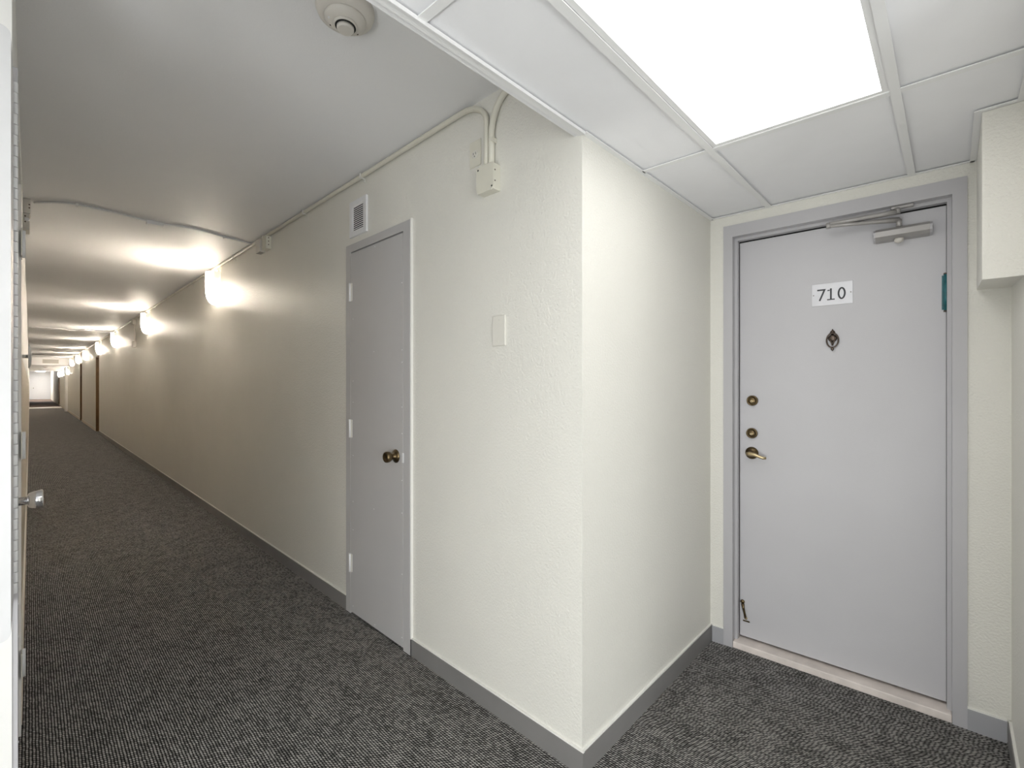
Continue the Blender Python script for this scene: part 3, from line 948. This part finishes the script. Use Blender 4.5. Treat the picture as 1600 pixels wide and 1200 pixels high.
# ================================================================== LEFT EDGE
# white hatch door opened towards the camera, with a continuous hinge
t = thing('hatch_door', 'white hatch door with rounded corners standing open at the left edge', 'hatch door', (-0.053, 1.41, 0.770))
hp = MB()
R = 0.016
X0, X1, Z0, Z1 = -0.026, 0.026, 0.0, 1.270
outl = arc((X1 - R, Z1 - R), R, 0, PI / 2, 6) + arc((X0 + R, Z1 - R), R, PI / 2, PI, 6) + arc((X0 + R, Z0 + R), R, PI, 1.5 * PI, 6) + arc((X1 - R, Z0 + R), R, 1.5 * PI, 2 * PI, 6)
hp.prism(outl, 'y', 0.0, 0.222)
hp.build('panel', 'hatch_white', t)
kn_mesh = None
hz0, hz1 = 0.025, 1.262
nk = 48
ph = (hz1 - hz0) / nk
for i in range(nk):
    if kn_mesh is None:
        kn_mesh = MB().lathe([(0.0052, 0.0006), (0.0060, 0.0016), (0.0060, ph - 0.0016), (0.0052, ph - 0.0006)], (0, 0, 0), (0, 0, 1), 10).box(-0.012, 0.0, -0.0005, 0.0012, 0.001, ph - 0.001).build('hinge_knuckle', 'white_paint', t, (0.027, 0.230, hz0))
        kn_mesh2 = MB().lathe([(0.0040, 0.0008), (0.0046, 0.0018), (0.0046, ph - 0.0018), (0.0040, ph - 0.0008)], (0, 0, 0), (0, 0, 1), 10).build('hinge_knuckle', 'white_paint', t, (0.029, 0.230, hz0 + ph))
    elif i >= 2:
        inst(kn_mesh if i % 2 == 0 else kn_mesh2, t, (0.027 + 0.002 * (i % 2), 0.230, hz0 + i * ph))
# frame edge on the wall corner beside it
t = thing('hatch_frame', 'narrow grey steel edge strip with screws on the wall corner at the left', 'steel strip', (XL, 1.675, 0), LEFT)
MB().box(-0.022, 0.050, -0.010, 0, 0, 2.075, bevel=0.001).build('strip', 'frame_grey', t)
for z in (0.42, 0.68, 0.76, 1.4, 1.9):
    MB().lathe([(0.003, 0), (0.002, 0.0015)], (-0.012, -0.010, z), (0, -1, 0), 8).build('screw', 'white_paint', t)

# door in the left wall (grey, hinged at its far side, chrome knob)
d7 = struct(thing('door_7', 'pale door in the left wall with chrome knob, seen almost edge on', 'door', (XL, DL0, 0), LEFT))
wd = DL1 - DL0
MB().box(0.002, 0.03, -0.008, 0.055, 0, 2.058).box(wd - 0.03, wd + 0.04, -0.008, 0.0, 0, 2.095).box(wd - 0.03, wd - 0.002, 0.0, 0.055, 0, 2.058).box(0.002, wd + 0.04, -0.008, 0.0, 2.04, 2.095).build('frame', 'wall_white', d7)
MB().box(0.032, wd - 0.032, 0.0, 0.045, 0.01, 2.04).build('leaf', 'wood_tan', d7)
for z in (0.27, 1.075, 1.82):
    h = MB().box(wd - 0.075, wd + 0.012, -0.011, -0.0075, z - 0.05, z + 0.05, bevel=0.0008, seg=1).build('hinge', 'plastic_cream', d7)
    MB().lathe([(0.007, 0), (0.007, 0.10)], (wd - 0.032, -0.013, z - 0.05), (0, 0, 1), 12).build('knuckle', 'white_paint', h)
k = MB().lathe([(0.030, 0), (0.030, 0.004), (0.012, 0.008), (0.011, 0.026)], (0.19, 0.0, 0.962), (0, -1, 0), 24).build('knob', 'chrome', d7)
MB().lathe([(0.012, 0.024), (0.021, 0.028), (0.024, 0.036), (0.0275, 0.056), (0.024, 0.058), (0.006, 0.058)], (0.19, 0.0, 0.962), (0, -1, 0), 28).build('knob_head', 'chrome', k)

# round plate on a rod further along the left wall
t = thing('wall_bumper', 'white round plate on a chrome rod on the left wall', 'wall bumper', (XL, 4.0, 1.468), LEFT)
MB().lathe([(0.010, 0), (0.010, 0.024)], (0, 0, 0), (0, -1, 0), 14).build('rod', 'chrome', t)
MB().lathe([(0.07, 0.023), (0.072, 0.028), (0.05, 0.036), (0.01, 0.038)], (0, 0, 0), (0, -1, 0), 28).build('plate', 'white_paint', t)

# alarm box at the top of the left wall where the ceiling cable ends
t = thing('alarm_box', 'beige box at the top of the left wall where the ceiling cable ends', 'electrical box', (XL, 4.22, 2.262), LEFT)
MB().box(-0.06, 0.06, -0.034, 0, 0.105, 0.195, bevel=0.002).build('upper_box', 'plastic_beige', t)
MB().box(-0.06, 0.06, -0.030, 0, 0.0, 0.102, bevel=0.002).build('lower_box', 'plastic_beige', t)
MB().lathe([(0.012, 0), (0.010, 0.006)], (-0.061, -0.018, 0.065), (-1, 0, 0), 12).build('dial', 'white_paint', t)
for z in (0.14, 0.16, 0.05, 0.085):
    MB().lathe([(0.004, 0), (0.004, 0.001)], (-0.06, -0.028 if z > 0.1 else -0.010, z), (-1, 0, 0), 8).build('knockout', 'bronze_dark', t)
